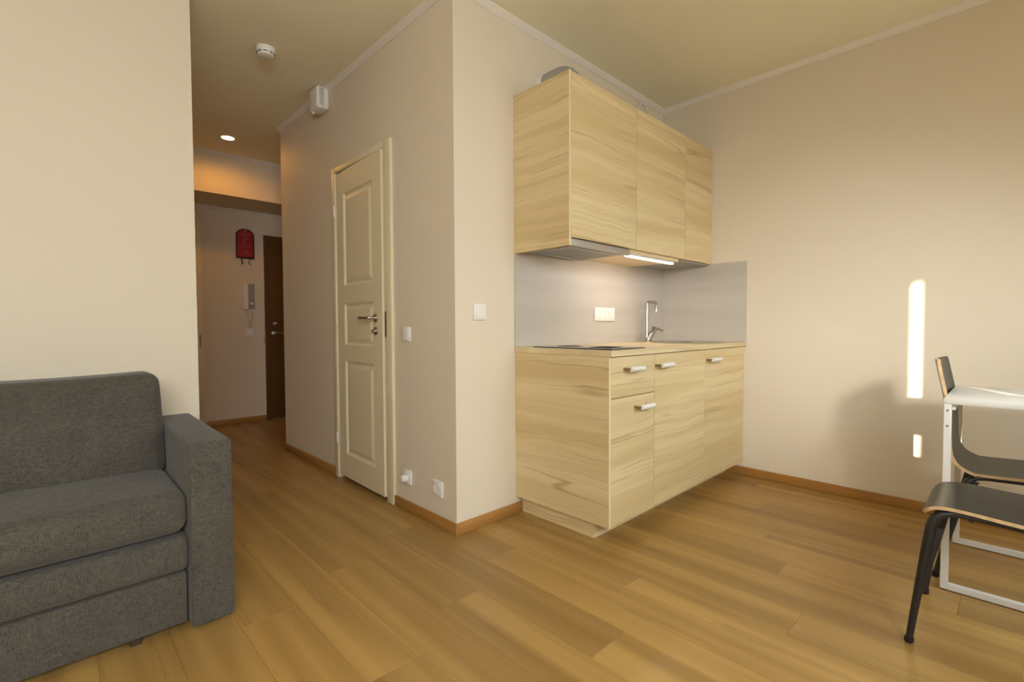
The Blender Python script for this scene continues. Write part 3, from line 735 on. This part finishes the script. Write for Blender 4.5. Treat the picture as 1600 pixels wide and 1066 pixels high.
# ------------------------------------------------------------------ chairs
def catmull(P, n):
    out = []
    for i in range(len(P)-1):
        p0, p1, p2, p3 = P[max(i-1, 0)], P[i], P[i+1], P[min(i+2, len(P)-1)]
        for k in range(n):
            t = k/n
            out.append(tuple(.5*((2*b)+(-a+c)*t+(2*a-5*b+4*c-d)*t*t+(-a+3*b-3*c+d)*t**3) for a, b, c, d in zip(p0, p1, p2, p3)))
    out.append(P[-1]); return out
def chair(label, loc, rz):
    t = thing('dining_chair', (0, 0, 0), label, 'chair', 'dining chairs by the white table')
    P = [(.218, .420, .150), (.206, .438, .168), (.180, .452, .172), (.12, .456, .178), (.0, .449, .184), (-.10, .444, .186), (-.130, .448, .186), (-.165, .470, .184), (-.186, .515, .182), (-.199, .60, .180), (-.213, .70, .182), (-.235, .82, .180), (-.244, .868, .172), (-.2475, .886, .150)]
    prof = catmull(P, 4); nW = 12; th = .011
    bm = bmesh.new(); top = []; bot = []
    for i, (y, z, hw) in enumerate(prof):
        a = prof[max(i-1, 0)]; b = prof[min(i+1, len(prof)-1)]
        ty, tz = b[0]-a[0], b[1]-a[1]; L = math.hypot(ty, tz); ny, nz = tz/L, -ty/L     # normal towards the sitter
        back = max(0., min(1., (z-.5)/.2))
        rt_, rb_ = [], []
        for k in range(nW+1):
            s = -1+2*k/nW; cur = .018*back*(s*s)
            rt_.append(bm.verts.new((s*hw, y+cur, z)))
            rb_.append(bm.verts.new((s*hw, y+cur-ny*th, z-nz*th)))
        top.append(rt_); bot.append(rb_)
    n = len(prof)
    for i in range(n-1):
        for k in range(nW):
            bm.faces.new((top[i][k], top[i][k+1], top[i+1][k+1], top[i+1][k]))
            bm.faces.new((bot[i][k+1], bot[i][k], bot[i+1][k], bot[i+1][k+1]))
        for k in (0, nW):
            bm.faces.new((top[i][k], top[i+1][k], bot[i+1][k], bot[i][k])).material_index = 1
    for i in (0, n-1):
        for k in range(nW): bm.faces.new((top[i][k], bot[i][k], bot[i][k+1], top[i][k+1])).material_index = 1
    mk('seat_shell', bm, [LAMIN, PLY], t, base=(0, 0, 0), angle=50)
    for s in (-1, 1):
        fp = [(s*.205, .238, .012), (s*.1985, .228, .10), (s*.182, .206, .28), (s*.172, .192, .385)]
        rail = [(s*.169, .184, .412), (s*.164, .168, .428), (s*.158, .14, .434), (s*.155, .0, .428), (s*.157, -.085, .424), (s*.162, -.115, .420)]
        rp = [(s*.168, -.137, .405), (s*.174, -.150, .37), (s*.188, -.187, .20), (s*.204, -.227, .012)]
        mk('front_leg', tube(bmesh.new(), fp+rail[:3], [.0095, .0105, .0135, .0155, .015, .012, .010], 12), BLACKM, t, base=(0, 0, 0))
        mk('seat_rail', tube(bmesh.new(), rail[2:], .009, 10), BLACKM, t, base=(0, 0, 0))
        mk('rear_leg', tube(bmesh.new(), [rail[-1]]+rp, [.009, .014, .0145, .0125, .0095], 12), BLACKM, t, base=(0, 0, 0))
        for q, yo in ((fp, -1), (rp[::-1], 1)):
            bm = bmesh.new(); prs = []
            for (px, py, pz), ww in zip((q[3], q[2], ((q[1][0]*.55+q[2][0]*.45), (q[1][1]*.55+q[2][1]*.45), q[1][2]*.55+q[2][2]*.45)), (.032, .024, .017)):
                prs.append([bm.verts.new((px+dx-s*.002, py+yo*dy, pz)) for dx, dy in ((-.006, 0), (.006, 0), (.006, ww), (-.006, ww))])
            for a, b in zip(prs, prs[1:]):
                for k in range(4): bm.faces.new((a[k], a[(k+1) % 4], b[(k+1) % 4], b[k]))
            bm.faces.new(prs[0]); bm.faces.new(prs[-1])
            mk('leg_brace', bm, BLACKM, t, smooth=False, base=(0, 0, 0))
            mk('foot_cap', tube(bmesh.new(), [(q[0][0], q[0][1], 0), (q[0][0], q[0][1], .004), (q[0][0]*.998, q[0][1]*.998, .018)], [.0105, .013, .0125], 14), BLACKP, t, base=(0, 0, 0))
    mk('cross_bar', tube(bmesh.new(), [(-.158, .10, .426), (.158, .10, .426)], .008, 10), BLACKM, t, base=(0, 0, 0))
    mk('cross_bar', tube(bmesh.new(), [(-.157, -.10, .420), (.157, -.10, .420)], .008, 10), BLACKM, t, base=(0, 0, 0))
    t.location = loc; t.rotation_euler = (0, 0, rz)
    return t
chair('dark grey plywood chair with black legs in front of the white table, nearest the viewer', (2.198, -.022, 0), 0)
chair('dark grey plywood chair with its seat pushed under the end of the white table', (2.80, -.025, 0), math.pi)
